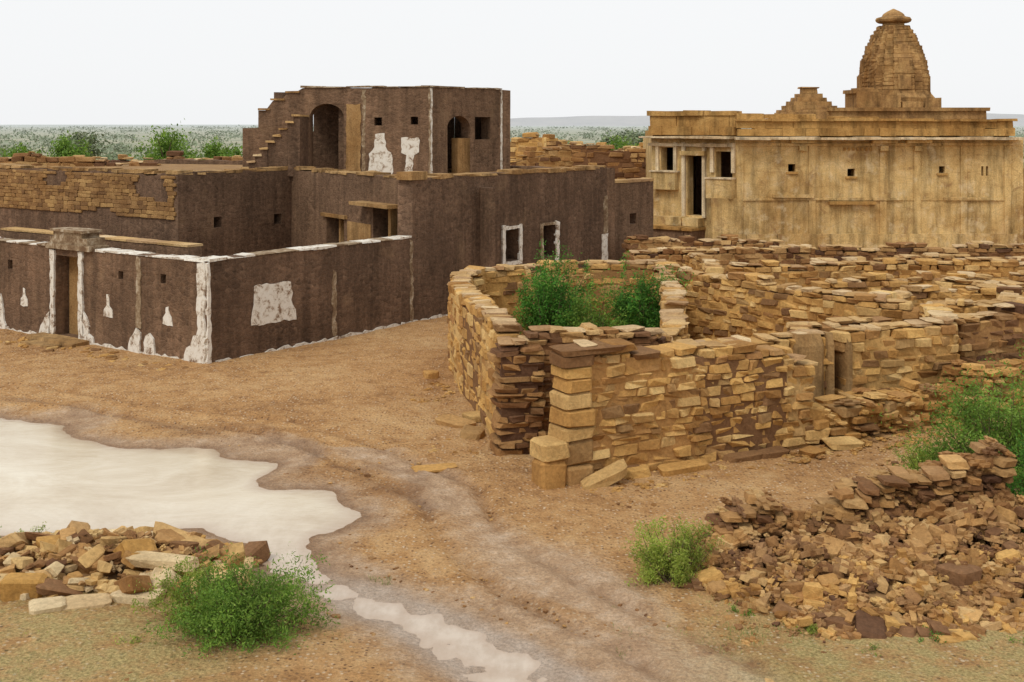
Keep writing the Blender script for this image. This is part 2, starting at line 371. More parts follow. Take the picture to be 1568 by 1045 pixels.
rr=t.ramp(a3.outputs['Fac'],[(.2,g(.95)),(1,g(.35))]); t.link(rr,t.b.inputs['Roughness'])
t.bump(t.math('ADD',t.math('ADD',t.math('MULTIPLY',fine,.8),t.math('MULTIPLY',peb.outputs['Distance'],-.8)),t.math('MULTIPLY',t.noise(base,7,5,.7),1.2)),.85,.04)
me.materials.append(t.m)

# water
mask=(SD[:-1,:-1]<.45)&(GX[:-1,:-1]>-15.9)&(GX[:-1,:-1]<6)&(GY[:-1,:-1]>8.6)&(GY[:-1,:-1]<24)
wf=F.reshape(ny-1,nx-1,4)[mask]; used,inv=np.unique(wf,return_inverse=True)
wv=V[used].copy(); depth=-V[used][:,2]; wv[:,2]=-.004
mb=MB(); mb.add(wv,[tuple(q) for q in inv.reshape(-1,4).tolist()])
t=NT('muddy_water'); base=t.coords(); n=t.noise(t.coords((1,1.6,1)),.5,7,.7,.8)
c=t.ramp(n,[(.3,(.5,.39,.25)),(.5,(.62,.52,.37)),(.7,(.73,.65,.5))])
sx=t.new('ShaderNodeSeparateXYZ'); t.link(base,sx.inputs[0]); mr=t.new('ShaderNodeMapRange'); mr.inputs[1].default_value=15.8; mr.inputs[2].default_value=12.8; t.link(sx.outputs[1],mr.inputs[0])
c=t.mix(mr.outputs[0],c,t.ramp(t.noise(t.coords((2,1,1)),3,6,.7),[(.3,(.4,.3,.21)),(.6,(.55,.45,.35))]))
a=t.new('ShaderNodeAttribute',attribute_name='shallow')
c=t.mix(t.math('MULTIPLY',a.outputs['Fac'],.8),c,(.4,.28,.185))
t.col(c,.12); t.b.inputs['Specular IOR Level'].default_value=.5
t.bump(t.noise(t.coords((1,3,1)),6,4,.6),.15,.02)
wo=mb.obj('muddy_puddle',t.m,fix=False,smooth=True)
at=wo.data.attributes.new('shallow','FLOAT','POINT'); at.data.foreach_set('value',(np.clip(1-depth/.024,0,1)).astype(np.float32))

# pebbles
mb=MB(); N=9500
py=9.8+rng.random(N)**1.4*15; px=rng.uniform(-.47,.47,N)*py; sdp=sdist(px,py)
for i in range(N):
    if sdp[i]<.25 or (noise.noise(Vector((px[i]*.7,py[i]*.7,4)))<-.12): continue
    s=R(.006,.018)*(1+1.3*(random.random()<.05)); stone(mb,(px[i],py[i],s*.3+.02),(s*R(1,1.6),s,s*.6),R(0,3.1),jit=.25)
mb.obj('scattered_pebbles','rubble',fix=False)

# ------------------------------------------------------------------ ruined house
H=empty('ruined_stone_house')
C0=(-6.29,24.2); AL=(-17,31.86); J=(-2.36,29.5); I=(-6.7,35.7); K=(-9.2,32.4); Rr=(2.97,36.7)
fa=wall('front_wall',C0,AL,2.15,.4,'darkred',H,[(4.37,5.27,.1,1.96),(2.76,2.94,1.58,1.76),(1.3,1.48,1.6,1.8),(7.05,7.25,1.5,1.72)],topj=.015)
CR=(C0[0]+.5955*6.4,C0[1]+.8034*6.4)
fb=wall('courtyard_side_wall',C0,CR,2.17,.4,'dark',H,topj=.02)
fB=Fr(C0,Rr)
fB2=wall('main_side_wall',CR,Rr,3.65,.5,'dark',H,[(10.22-6.4,10.88-6.4,1.2,2.07),(12.05-6.4,12.68-6.4,1.15,2.05)],topj=.03)
f2=wall('courtyard_back_wall',I,(J[0]-.1,J[1]+.15),3.62,.45,'darkred',H,[(2.4,3.5,1.55,2.35),(5.2,6.5,1.3,2.82)],topj=.03)
f1b=wall('inner_wall',K,I,3.64,.45,'dark',H,[(1.22,1.5,2.05,2.35),(3.45,3.75,2.0,2.3)],topj=.03)
K2=(K[0]-.8133*12,K[1]+.582*12)
f1a=wall('left_wall',K,K2,3.6,.45,'dark',H,topj=.07)
wall('rear_wall',(-14,46),(-3.5,42.4),3.6,.4,'darkred',H)
wall('end_wall',Rr,(-3.5,42.4),3.6,.4,'darkred',H)
mb=MB(); prism(mb,[(K[0]-.1,K[1]+.2),(I[0]-.2,I[1]+.3),(J[0]-.05,J[1]+.5),(Rr[0]-.4,Rr[1]+.1),(-3.5,42.2),(-14,45.8),(K2[0],K2[1]+.3)],3.3,3.45); mb.obj('roof','dirt',H)
mb=MB(); fbox(mb,f2,1.5,7.2,0,3.3,-2.6,-2.4); fbox(mb,fB2,2,8,0,3.3,-3.0,-2.8); mb.obj('partition_walls','dark',H)
mb=MB()
def band(fr,u0,u1,z0,z1,th=.03,mi=0,amp=.015): plate(mb,fr,rect(u0,u1,z0,z1),th,-.04,mi,amp)
def cope(fr,u0,u1,z,th,mi=0,seg=.5,out=.03,dep=.03):
    u=u0
    while u<u1-.02:
        e=min(u1,u+seg*R(.5,1.3)); fbox(mb,fr,u,e-.004,z+R(-.012,.008),z+dep+R(-.012,.016),-th-out+R(0,.03),out+R(-.02,.012),random.choice((0,0,0,1)) if mi==0 else mi,.012); u=e
cope(fa,.06,3.75,2.14,.4); cope(fa,5.6,13,2.14,.4); cope(fb,.06,6.35,2.16,.4)
band(fa,0.02,.25,.0,2.12,.045,0,.035); plate(mb,fa,[(.0,0),(.66,0),(.6,.3),(.42,.42),(.34,.6),(0,.62)],.055,amp=.035)
plate(mb,fb,[(0.0,0),(.1,0),(.06,2.12),(0.0,2.12)],.045)
plate(mb,fa,[(1.6,0),(2.02,0),(1.95,.42),(1.8,.5),(1.7,.4)],.04,amp=.03); plate(mb,fa,[(2.12,0),(2.55,0),(2.45,.34),(2.28,.55),(2.15,.5)],.042,amp=.03)
band(fa,2.13,2.28,.55,2.1,.025,1,.03)
for a,b in ((4.2,4.35),(5.29,5.44)): band(fa,a,b,0,2.1,.05,0,.025)
plate(mb,fa,[(3.8,0),(4.17,0),(4.17,.75),(4.0,.55),(3.95,.3),(3.83,.2)],.04,amp=.03); plate(mb,fa,[(5.48,0),(5.92,0),(5.82,.3),(5.66,.5),(5.5,.65)],.04,amp=.03)
plate(mb,fa,[(7.3,0),(7.9,0),(7.7,.6),(7.55,.9),(7.4,.6)],.04,amp=.03)
band(fa,.7,3.8,-.05,.08,.025,0,.04); band(fa,5.9,12,-.05,.07,.025,0,.04)
for u,z0,z1,w in ((1.24,.74,1.12,.16),(3.29,.72,1.2,.16),(6.54,.66,1.08,.15)):
    plate(mb,fa,[(u-w,z0),(u+w,z0),(u+w*.9,z0+.16),(u+w*.35,z0+.24),(u+w*.25,z1),(u-w*.25,z1),(u-w*.35,z0+.24),(u-w*.9,z0+.16)],.015,amp=.018,step=.07)
plate(mb,fb,[(1.16,.68),(2.5,.66),(2.46,.88),(2.36,.98),(2.34,1.5),(1.26,1.54),(1.24,.95)],.012,amp=.03)
band(fb,3.6,3.72,.1,1.6,.012,1,.04); band(fb,6.3,6.4,.0,2.1,.015,1,.03); band(fb,.2,6.4,-.06,.08,.03,0,.04); band(fB2,0,2.4,-.06,.08,.03,0,.04)
mb2=MB()
for a,b,c_,d_,o in ((3.85,5.55,2.12,2.24,.1),(4.0,5.42,2.24,2.4,.06),(4.22,5.3,2.4,2.52,.05),(4.1,5.36,2.52,2.58,.1)): fbox(mb2,fa,a,b,c_,d_,-.42,o,0,.006)
mb2.obj('door_pediment','faint',H)
for a,b,z0,z1 in ((10.22-6.4,10.88-6.4,1.2,2.07),):
    band(fB2,a-.13,a-.01,z0-.1,z1+.12,.05,0,.02); band(fB2,b+.01,b+.12,z0-.1,z1+.12,.05,0,.02); band(fB2,a-.005,b+.005,z1+.01,z1+.1,.045,0,.015); band(fB2,a-.005,b+.005,z0-.12,z0-.01,.045,0,.015)
a,b=12.05-6.4,12.68-6.4; band(fB2,a-.12,a-.01,1.0,2.12,.045,1,.02); band(fB2,b+.01,b+.17,.9,2.15,.05,0,.03); band(fB2,a,b,2.06,2.14,.04,1,.01)
band(fB2,8.85,9.12,.6,1.6,.05,0,.03); band(fB2,8.95,9.12,1.6,2.75,.05,1,.03)
for fr,L in ((fB2,9.1),(f2,7.2),(f1b,4.1),(f1a,12)):
    u=0
    while u<L-.1:
        e=min(L,u+R(.2,.7))
        if random.random()<.8: fbox(mb,fr,u,e-.01,3.6+R(-.02,.02),3.66+R(-.01,.06),-.5,.02+R(-.02,.015),2,.02)
        u=e
mb.obj('lime_plaster_trim',['white','faint','mud'],H)
mb=MB()
fbox(mb,f2,2.2,3.7,2.35,2.45,-.05,.1); fbox(mb,f2,4.6,6.7,2.83,2.92,-.1,.42); fbox(mb,f2,3.75,5.1,1.3,2.3,-.2,.03)
fbox(mb,f2,5.75,5.9,1.3,2.8,-.35,-.15); fbox(mb,f2,2.88,2.98,1.55,2.33,-.35,-.15); fbox(mb,f2,6.75,7.15,1.6,3.2,-.1,.06)
fbox(mb,fB2,-.1,.5,3.6,3.8,-.45,.05)
mb.obj('lintels','mud',H)
mb=MB(); fbox(mb,fa,4.45,5.25,.05,1.95,-.37,-.33); mb.obj('door','facing',H)
mb=MB(); fbox(mb,fa,3.9,5.7,-.1,.12,.02,.5,0,.03); fbox(mb,fa,4.3,5.4,-.1,.07,.5,.85,0,.03); mb.obj('door_step','mud',H)
mb=MB(); z=2.35
while z<3.5:
    c_=R(.08,.13); u=R(.05,.2)
    while u<11.5:
        l=R(.15,.42)
        if noise.noise(Vector((u*.45,z*1.2,1)))>-.3:
            p=f1a.p(u+l/2,z+c_/2,.0); stone(mb,p,(l/2,.04+R(0,.02),c_/2),math.atan2(f1a.d[1],f1a.d[0]),0,0,.1)
        u+=l
    z+=c_
mb.obj('coursed_stone_facing','facing',H)
fi=wall('courtyard_partition',(-7.6,27.6),(-14,32.2),2.1,.4,'darkred',H)
mb=MB(); u=0
while u<fi.L: e=min(fi.L,u+R(.5,1)); fbox(mb,fi,u,e-.01,2.1,2.15,-.43,.02); u=e
mb.obj('partition_coping','coping',H)

# upper storey
E0=(-7.9,36.6);E1=(-2.5,36.0);E2=(-.34,38.5)
def prof(u):
    if u<.38: return 5.42
    if u<.85: return 5.72
    if u<1.3: return 5.95
    return 6.12
fe=wall('upper_front_wall',E0,E1,6.12,.4,'darkred',H,[(1.64,2.72,3.4,5.62),(3.68,3.92,4.95,5.2),(4.82,5.05,4.98,5.22)],top=prof,zb=3.4,step=.22,topj=.02)
f3=wall('upper_side_wall',E1,E2,6.12,.4,'darkred',H,[(.75,1.8,3.4,5.25),(2.02,2.76,4.5,5.22)],zb=3.4,topj=.01)
wall('stair_parapet',(-8.4,36.65),(-7.9,36.6),4.85,.4,'darkred',H,zb=3.4)
wall('upper_end_wall',E2,(-2.0,40.9),6.12,.35,'darkred',H,zb=3.4)
wall('upper_rear_wall',(-5.2,40.2),(-2.0,40.9),6.05,.35,'darkred',H,zb=3.4)
wall('upper_left_rear_wall',(-7.9,39.0),(-5.2,39.4),6.05,.35,'dark',H,[(.85,1.3,4.75,5.5)],zb=3.4)
wall('upper_cross_wall',(-5.1,36.6),(-5.15,40),6.0,.3,'dark',H,zb=3.4)
mb=MB(); prism(mb,[(-6.9,36.7),(-2.6,36.3),(-.6,38.5),(-2.1,40.7),(-5.2,40.1),(-6.9,39.2)],5.85,5.97); mb.obj('upper_roof','dirt',H)
mb=MB()
for k in range(9):
    fbox(mb,fe,-.2+k*.2,0+k*.2,3.4,3.62+k*.2,.02,.9,1,.02)
    fbox(mb,fe,-.24+k*.2,.02+k*.2,3.625+k*.2,3.68+k*.2,.02,.97,0,.015)
mb.obj('stairs',['coping','dark'],H)
mb=MB()
def spandrel(fr,u0,u1,zs,zt,mi=0):
    r=(u1-u0)/2; uc=(u0+u1)/2
    for sg in (-1,1):
        arc=[(uc+sg*r*math.cos(a),zs+(zt-zs)*math.sin(a)) for a in np.linspace(0,math.pi/2,8)]
        plate(mb,fr,arc+[(uc+sg*r,zt)],-.012,-.38,mi,0)
spandrel(fe,1.64,2.72,5.2,5.62); spandrel(f3,.75,1.8,4.85,5.25)
mb.obj('arches','darkred',H)
mb=MB()
plate(mb,fe,[(3.5,3.4),(4.25,3.4),(4.22,4.1),(4.05,4.3),(4.02,4.72),(3.72,4.72),(3.68,4.3),(3.52,4.1)],.012,amp=.04)
plate(mb,fe,[(4.62,3.5),(4.86,3.5),(4.9,4.0),(5.1,4.1),(5.08,4.58),(4.55,4.58),(4.52,4.1),(4.65,4.0)],.012,amp=.04)
plate(mb,f3,rect(0.0,.07,3.4,6.1),.02,amp=.02); plate(mb,fe,rect(5.38,5.44,3.4,6.1),.02,mi=1,amp=.02); plate(mb,f3,rect(3.25,3.31,3.5,6.1),.03,amp=.015)
plate(mb,fe,rect(3.3,3.4,3.4,6.05),.012,mi=1,amp=.03)
u=1.35
while u<5.43: e=min(5.43,u+R(.4,.8)); fbox(mb,fe,u,e-.01,6.12,6.15+R(0,.03),-.42,.04,1,.012); u=e
u=0
while u<3.3: e=min(3.3,u+R(.4,.8)); fbox(mb,f3,u,e-.01,6.12,6.15+R(0,.03),-.42,.04,1,.012); u=e
for a,b,z in ((0,.38,5.43),(.4,.85,5.73),(.87,1.32,5.96)): fbox(mb,fe,a,b,z,z+.06,-.42,.05,2)
plate(mb,fe,rect(2.8,3.26,3.4,5.6),.03,mi=2); fbox(mb,f3,1.25,1.82,3.4,4.55,-.3,-.02,2)
mb.obj('upper_plaster_trim',['white','faint','mud'],H)

# ------------------------------------------------------------------ temple
T=empty('sandstone_temple')
Q0=(5.41,45.5);Q1=(8.22,43);Q2=(18.3,43)
ft=wall('front_wall',Q1,Q2,4.45,.5,'temple',T,[(1.88,2.15,3.25,3.53),(4.05,4.32,3.08,3.36),(7.4,7.62,3.2,3.45),(8.95,9.03,3.1,3.45),(9.12,9.2,3.1,3.45)],topj=0)
fp=wall('porch_wall',Q0,Q1,4.45,.4,'temple',T,[(.43,1.02,3.2,4.1),(1.63,2.28,1.55,3.8),(2.86,3.58,3.0,3.98)],topj=0)
wall('left_wall',Q0,(5.8,52),4.45,.4,'temple',T,topj=0); wall('right_wall',Q2,(18.8,52),4.45,.4,'temple',T,topj=0); wall('rear_wall',(5.9,51.8),(18.7,51.8),4.45,.4,'temple',T,topj=0)
mb=MB(); prism(mb,[(Q0[0]+.05,Q0[1]+.1),(Q1[0],Q1[1]+.15),(Q2[0]-.05,Q2[1]+.15),(18.6,52),(5.9,52)],4.46,4.7); mb.obj('roof','temple2',T)
mb=MB()
def course(fr,u0,u1,z0,z1,o0,o1,mi=0,seg=1.1,slope=0):
    u=u0
    while u<u1-.02:
        e=min(u1,u+seg*R(.6,1.3))
        if u1-e<.2:e=u1
        fbox(mb,fr,u,e-.006,z0+R(-.006,.006)-slope*u,z1+R(-.03,.02)-slope*u,o0,o1+R(-.04,.02),mi,.012); u=e
course(ft,-.1,10.3,4.42,4.53,-.3,.55,2); course(fp,-.3,3.72,4.45,4.55,-.3,.45,2)
course(ft,0,10.15,4.56,4.84,-.4,.16,1,.8); course(ft,-.02,10.1,4.83,5.12,-.4,.08,1,1.0); course(ft,-.05,10.2,5.1,5.19,-.41,.2,1,1.3,.0)
course(ft,0,2.9,5.18,5.38,-.4,.06,1,1); course(ft,3.4,5.2,5.18,5.27,-.4,.04,1,.6)
course(fp,-.1,3.72,4.58,4.9,-.4,.12,1,.8); course(fp,-.05,3.74,4.86,5.34,-.4,.05,1,1.0); course(fp,-.15,3.74,5.31,5.5,-.41,.15,1,1.3)
course(ft,.0,10.1,4.2,4.3,-.03,.1,0,1.5)
for u in (2.4,5.35,6.6): fbox(mb,ft,u-.45,u+.45,4.3,4.41,-.03,.3,0)
for u in (2.4,5.35,6.6): fbox(mb,ft,u-.14,u+.14,4.02,4.2,-.03,.2,0)
for u in (.12,2.75,5.35,6.6,8.3,9.9): fbox(mb,ft,u-.12,u+.12,.1,4.2,-.03,.045,0)
course(ft,.1,10,2.2,2.3,-.03,.06,0,1.6); fbox(mb,ft,3.35,5.05,2.06,2.17,-.03,.2,1); fbox(mb,ft,1.3,2.8,2.3,2.42,-.03,.12,0)
course(ft,-.9,10.2,-.1,1.0,-.1,.16,0,1.4); course(ft,-.9,.2,1.0,2.28,-.2,.1,0,1.4)
for i in range(7): fbox(mb,ft,3.9+i*.16,3.98+i*.16,4.02,4.14,-.02,.04,1)
for ua,ub,zb_ in ((1.88,2.15,3.2),(4.05,4.32,3.03),(7.4,7.62,3.15)): fbox(mb,ft,ua-.08,ub+.08,zb_-.03,zb_+.045,-.03,.07,1)
course(fp,-.25,2.4,-.1,1.05,-.1,.9,3,1.0); course(fp,-.3,2.45,1.05,1.18,-.1,1.0,1,1.0); course(fp,-.2,2.4,1.18,1.5,-.1,.5,0,1.0)
fbox(mb,fp,.15,1.25,2.5,3.18,-.1,.28,0); fbox(mb,fp,2.62,3.72,2.25,2.98,-.1,.3,0); fbox(mb,fp,.1,1.3,3.16,3.22,-.1,.33,2); fbox(mb,fp,2.6,3.74,2.97,3.03,-.1,.35,2)
for u in (.3,1.12,1.5,2.4,2.75,3.65): fbox(mb,fp,u-.07,u+.07,1.5 if 1.3<u<2.5 else 3.2,4.3,-.1,.1,2)
course(fp,-.1,3.7,4.15,4.28,-.05,.16,2); fbox(mb,fp,1.4,2.5,3.82,3.98,-.05,.2,0)
mb.obj('cornices_and_mouldings',['temple','temple2','temple3','darkred'],T)
mb=MB(); fbox(mb,fp,.1,3.7,0,4.3,-3.2,-3.0); mb.obj('inner_wall','darkred',T)
def box(mb,cx,cy,z0,z1,w,d,mi=0): 
    v=[(cx-w/2,cy-d/2,z0),(cx+w/2,cy-d/2,z0),(cx+w/2,cy+d/2,z0),(cx-w/2,cy+d/2,z0),(cx-w/2,cy-d/2,z1),(cx+w/2,cy-d/2,z1),(cx+w/2,cy+d/2,z1),(cx-w/2,cy+d/2,z1)]
    mb.add(np.array(v)+rng.uniform(-.02,.02,(8,3)),BOXF,mi)
mb=MB(); cx,cy=11.6,46
z=4.7
for k,(hh,ww) in enumerate(((.75,2.2),(.1,2.05),(.16,1.75),(.16,1.45),(.16,1.15),(.14,.9),(.2,.55),(.07,.68))): box(mb,cx,cy,z,z+hh,ww,ww); z+=hh
cx2,cy2=15.25,47
box(mb,15.1,47.2,4.7,5.5,5.9,5); box(mb,15.1,47.2,5.5,5.62,6.1,5.2)
box(mb,13.85,46.4,5.62,6.25,.95,1.6); box(mb,13.85,46.4,6.25,6.4,.55,1.2); box(mb,13.75,46.4,6.2,6.33,1.0,1.4)
box(mb,16.2,45.6,5.62,6.0,.6,.8); box(mb,14.6,45.5,5.62,6.1,.7,.6); box(mb,14.6,45.5,6.1,6.3,.45,.4); box(mb,15.4,45.4,5.62,5.85,.8,.5)
mb.obj('roof_pavilion','shik',T)
mb=MB()
q=[(1,-.3),(1,.3),(.9,.3),(.9,.58),(.78,.58),(.78,.78),(.58,.78),(.58,.9),(.3,.9)]
sec=[]
for r in range(4):
    a=r*math.pi/2; c_,s_=math.cos(a),math.sin(a)
    for x,y in q: sec.append((x*c_-y*s_,x*s_+y*c_))
prf=[(5.55,1.68),(5.75,1.68),(5.78,1.5),(6.05,1.5),(6.1,1.36),(6.6,1.33),(7.1,1.27),(7.5,1.18),(7.9,1.05),(8.2,.92),(8.5,.78),(8.75,.62),(8.9,.5)]
levels=[]
zz=np.arange(5.55,8.9,.16); zp=[a for a,b in prf]; wp=[b for a,b in prf]
for i,z in enumerate(zz):
    w=float(np.interp(z,zp,wp))
    if z>6.1: levels+= [(z,w),(z+.12,w*.99),(z+.125,w*.984),(z+.155,w*.982)]
    else: levels.append((z,w))
n=len(sec); vv=[];ff=[]
for z,w in levels: vv+=[(cx2+x*w+R(-.025,.025),cy2+y*w+R(-.025,.025),z) for x,y in sec]
for l in range(len(levels)-1):
    for i in range(n): a=l*n+i;b=l*n+(i+1)%n; ff.append((a,b,b+n,a+n))
ff.append(tuple(range((len(levels)-1)*n,len(levels)*n))); mb.add(vv,ff)
for z,w_,h_ in ((6.35,.5,.55),(7.05,.42,.5),(7.7,.34,.42),(8.25,.24,.3)):
    ww=float(np.interp(z+h_*.5,zp,wp))
    for a in (0,math.pi/2,math.pi,-math.pi/2):
        cxx,cyy=cx2+math.sin(a)*(ww-.02),cy2-math.cos(a)*(ww-.02)
        box(mb,cxx,cyy,z,z+h_,w_ if abs(math.sin(a))<.5 else .16,.16 if abs(math.sin(a))<.5 else w_)
def lathe(mb,cx,cy,prf,n=28,rib=0):
    v=[];f=[]
    for z,r in prf: v+=[(cx+r*(1+rib*(i%2))*math.cos(i*2*math.pi/n),cy+r*(1+rib*(i%2))*math.sin(i*2*math.pi/n),z) for i in range(n)]
    for l in range(len(prf)-1):
        for i in range(n): a=l*n+i;b=l*n+(i+1)%n; f.append((a,b,b+n,a+n))
    f.append(tuple(range((len(prf)-1)*n,len(prf)*n))); mb.add(v,f)
lathe(mb,cx2,cy2,[(8.8,.42),(9.02,.4),(9.03,.55),(9.08,.64),(9.16,.67),(9.24,.62),(9.27,.48),(9.3,.42),(9.36,.4),(9.42,.34),(9.5,.22),(9.56,.1),(9.6,.03)],32,.05)
mb.obj('spire','shik',T)

# ------------------------------------------------------------------ ruined enclosures
SWALL=stone_wall
RE=empty('round_stone_enclosure')
SWALL('outer_curved_wall',[(-.05,18.1),(-.35,19.8),(-.72,21.7),(-1.05,23.6),(-1.1,25.2),(-.75,26.4),(.24,27.0),(1.8,27.9),(3.5,27.7)],[1.88,1.84,1.8,1.76,1.74,1.72,1.72,1.7,1.72],th=.42,parent=RE,ch=(.1,.24),sl=(.2,.6),ragged=.05,cprob=1,copeh=.05,gap=.01,over=.012)
SWALL('corner_pier',[(-.2,17.75),(.35,17.85)],[1.7,1.68],th=.5,parent=RE,mat='brown',ch=(.05,.12),ragged=.08,over=.04)
SWALL('near_wall',[(.3,17.95),(1.2,18.15),(2.0,18.4),(2.35,19.0)],[1.82,1.82,1.78,1.55],parent=RE,mat='brown',ch=(.06,.1),ragged=.1)
SWALL('east_wall',[(3.5,27.7),(3.3,24),(2.9,21),(2.3,19.2)],[1.7,1.55,1.4,1.3],parent=RE,ragged=.08)
FW=empty('sandstone_ruin_wall')
SWALL('coursed_wall',[(.95,16.45),(2.64,17.3),(4.1,18.1),(4.5,18.3)],[1.9,1.74,1.52,1.3],parent=FW,ch=(.08,.17),sl=(.15,.46),ragged=.15,over=.02,th=.42,cl=(.2,.5),cprob=.6,jit=.14,gap=.015)
mb=MB(); z=-.05
for c_ in (.36,.34,.18,.24,.22,.2,.16,.18):
    stone(mb,(.83+R(-.02,.02),16.34,z+c_/2),(.24+R(-.04,.04),.24,c_/2*.995),.45+R(-.05,.05),0,0,.07); z+=c_
stone(mb,(.5,16.15,.17),(.19,.22,.24),.4,0,0,.1); stone(mb,(.54,16.17,.54),(.22,.24,.13),.35,0,0,.1)
stone(mb,(1.1,16.47,z+.03),(.52,.25,.045),.46,0,0,.08)
mb.obj('end_pier','ochre',FW)
SWALL('fallen_wall_base',[(4.5,18.3),(5.4,18.75),(6.4,19.3),(7.8,20.0),(9.6,21.0),(12,22.3)],[.75,.5,.62,.78,.8,.9],parent=FW,mat='ochre',ragged=.4,th=.6,over=.05,split=True,cope=None,ch=(.08,.15),gap=.12)
DW=empty('stone_doorway_wall')
SWALL('left_part',[(2.3,18.95),(3.4,19.2),(5.2,19.72)],[1.42,1.42,1.5],parent=DW,ragged=.05)
SWALL('right_part',[(5.58,19.86),(7.6,20.6)],[1.5,1.55],parent=DW,ragged=.05)
SWALL('return_wall',[(7.6,20.6),(7.9,22.3)],[1.6,1.55],parent=DW,ragged=.05)
mb=MB(); stone(mb,(5.22,19.69,.72),(.07,.23,.8),.3,0,0,.04); stone(mb,(5.57,19.82,.7),(.06,.23,.78),.3,0,0,.04); stone(mb,(4.85,19.56,.72),(.28,.23,.8),.3,0,0,.03)
mb.obj('door_jambs','mud',DW)
SWALL('inner_return_wall',[(5.0,20.0),(5.2,21.3),(6.6,21.8)],[1.3,1.35,1.35],parent=DW,mat='brown',ragged=.1)
for pts,hs,mt in (([(3.6,27.4),(5.3,25.2),(6.9,23.1)],[1.62,1.6,1.58],'ochre'),
  ([(6.7,22.6),(8.3,21.9),(9.6,22.6)],[1.6,1.6,1.6],'ochre'),
  ([(8.0,21.2),(10.2,22.2),(12.5,23.0)],[1.5,1.75,1.8],'brown'),
  ([(3.3,33.2),(8.5,33.6),(14.8,33)],[1.42,1.45,1.6],'brown'),
  ([(5.4,29),(9,29.4),(13,28.8)],[1.5,1.5,1.6],'ochre'),
  ([(6.8,26.0),(9.5,26.6),(12,26.0)],[1.5,1.55,1.7],'ochre'),
  ([(9.5,26.6),(10.5,24.8),(9.6,22.6)],[1.5,1.6,1.65],'ochre'),
  ([(7.9,31),(11,31.3),(14,31)],[1.4,1.45,1.5],'brown'),
  ([(6.9,23.1),(8.2,24.2),(9.4,24.4),(11.5,24.0)],[1.55,1.55,1.6,1.7],'ochre'),
  ([(5.0,29.0),(5.2,31),(5.0,33.1)],[1.45,1.4,1.4],'ochre')):
    SWALL('dry_stone_wall',pts,hs,mat=mt,ragged=.26)
VW=empty('village_house_wall')
fv=wall('wall',(2.95,37.7),(4.75,39.5),3.1,.4,'darkred',VW,[(1.3,1.65,1.7,2.05)])
mb=MB(); u=0
while u<fv.L: e=min(fv.L,u+R(.3,.7)); fbox(mb,fv,u,e-.01,3.08,3.16+R(0,.04),-.43,.03,0,.015); u=e
mb.obj('wall_coping','coping',VW)
SWALL('village_wall',[(3.6,36.5),(5.4,37.2),(8.6,38.5)],[1.5,1.3,1.2],mat='brown',ragged=.3,sl=(.2,.5),ch=(.1,.18))
SWALL('village_wall',[(18.9,44),(24,43.5)],[3.2,3.0],mat='ochre',ragged=.3,sl=(.25,.6),ch=(.12,.2))
SWALL('village_ruin',[(-.5,48),(2.5,50),(6.5,50)],[3.4,4.1,3.9],mat='brown',ragged=.7,sl=(.3,.8),ch=(.15,.28))
SWALL('village_ruin',[(-.2,55),(1.6,54),(3.4,56),(8,56)],[4.2,4.5,3.8,4.0],mat='ochre',ragged=.7,sl=(.3,.8),ch=(.15,.28))
SWALL('village_ruin',[(-27,47),(-20,47),(-14,48),(-9,47)],[3.2,3.6,3.5,3.8],mat='brown',ragged=.6,sl=(.3,.8),ch=(.15,.28))
SWALL('village_ruin',[(-22,42),(-18,42.5),(-13,43.5)],[3.5,3.8,3.5],mat='brown',ragged=.5,sl=(.3,.7),ch=(.12,.25))

# ------------------------------------------------------------------ rubble
def mound(mb,cx,cy,rx,ry,h,mi=1):
    v=[(cx,cy,h)];f=[];n=24
    for r in (.33,.66,1.0):
        for i in range(n):
            a=i*2*math.pi/n; k=r*(1+.15*math.sin(a*3)+R(-.05,.05)); v.append((cx+rx*k*math.cos(a),cy+ry*k*math.sin(a),h*(1-r*r)-(.05 if r==1 else 0)+R(-.02,.02)))
    for i in range(n): f.append((0,1+i,1+(i+1)%n))
    for l in range(2):
        for i in range(n): a=1+l*n+i;b=1+l*n+(i+1)%n; f.append((a,a+n,b+n,b))
    mb.add(v,f,mi)
mb=MB(); mound(mb,-4.75,13.1,1.4,.8,.16)
for i in range(430):
    a=R(0,6.28);r=math.sqrt(R(0,1)); x=-4.65+1.85*r*math.cos(a);y=13.1+.95*r*math.sin(a); z=.03+.32*(1-r*r)*R(.6,1.1)
    s=R(.03,.08)*(1.9 if random.random()<.18 else 1); stone(mb,(x,y,z),(s*R(1.1,2.1),s*R(.8,1.2),s*R(.35,.8)),R(0,3.14),R(-.6,.6),R(-.5,.5),.2,0 if random.random()<.55 else 2,random.choice((0,1)))
for x,y,z,h,yw,rx,ry in ((-3.75,13.45,.24,(.4,.12,.05),-.35,.2,.22),(-3.0,12.75,.24,(.08,.08,.2),.4,.5,0),(-3.05,12.35,.14,(.3,.11,.12),.35,.2,0),(-4.4,12.1,.06,(.24,.14,.05),.2,.1,0),(-3.9,12.2,.1,(.22,.12,.05),-.1,.1,0),(-4.75,11.95,.06,(.18,.14,.07),.4,0,0),(-5.5,12.4,.12,(.22,.16,.1),.1,0,0),(-3.8,12.7,.27,(.34,.1,.06),-.1,.1,.05),(-5.1,12.25,.16,(.2,.12,.13),.3,.2,.1)):
    stone(mb,(x,y,z),h,yw,rx,ry,.12,2)
mb.obj('rubble_heap',['rubble','dirt','pale'])

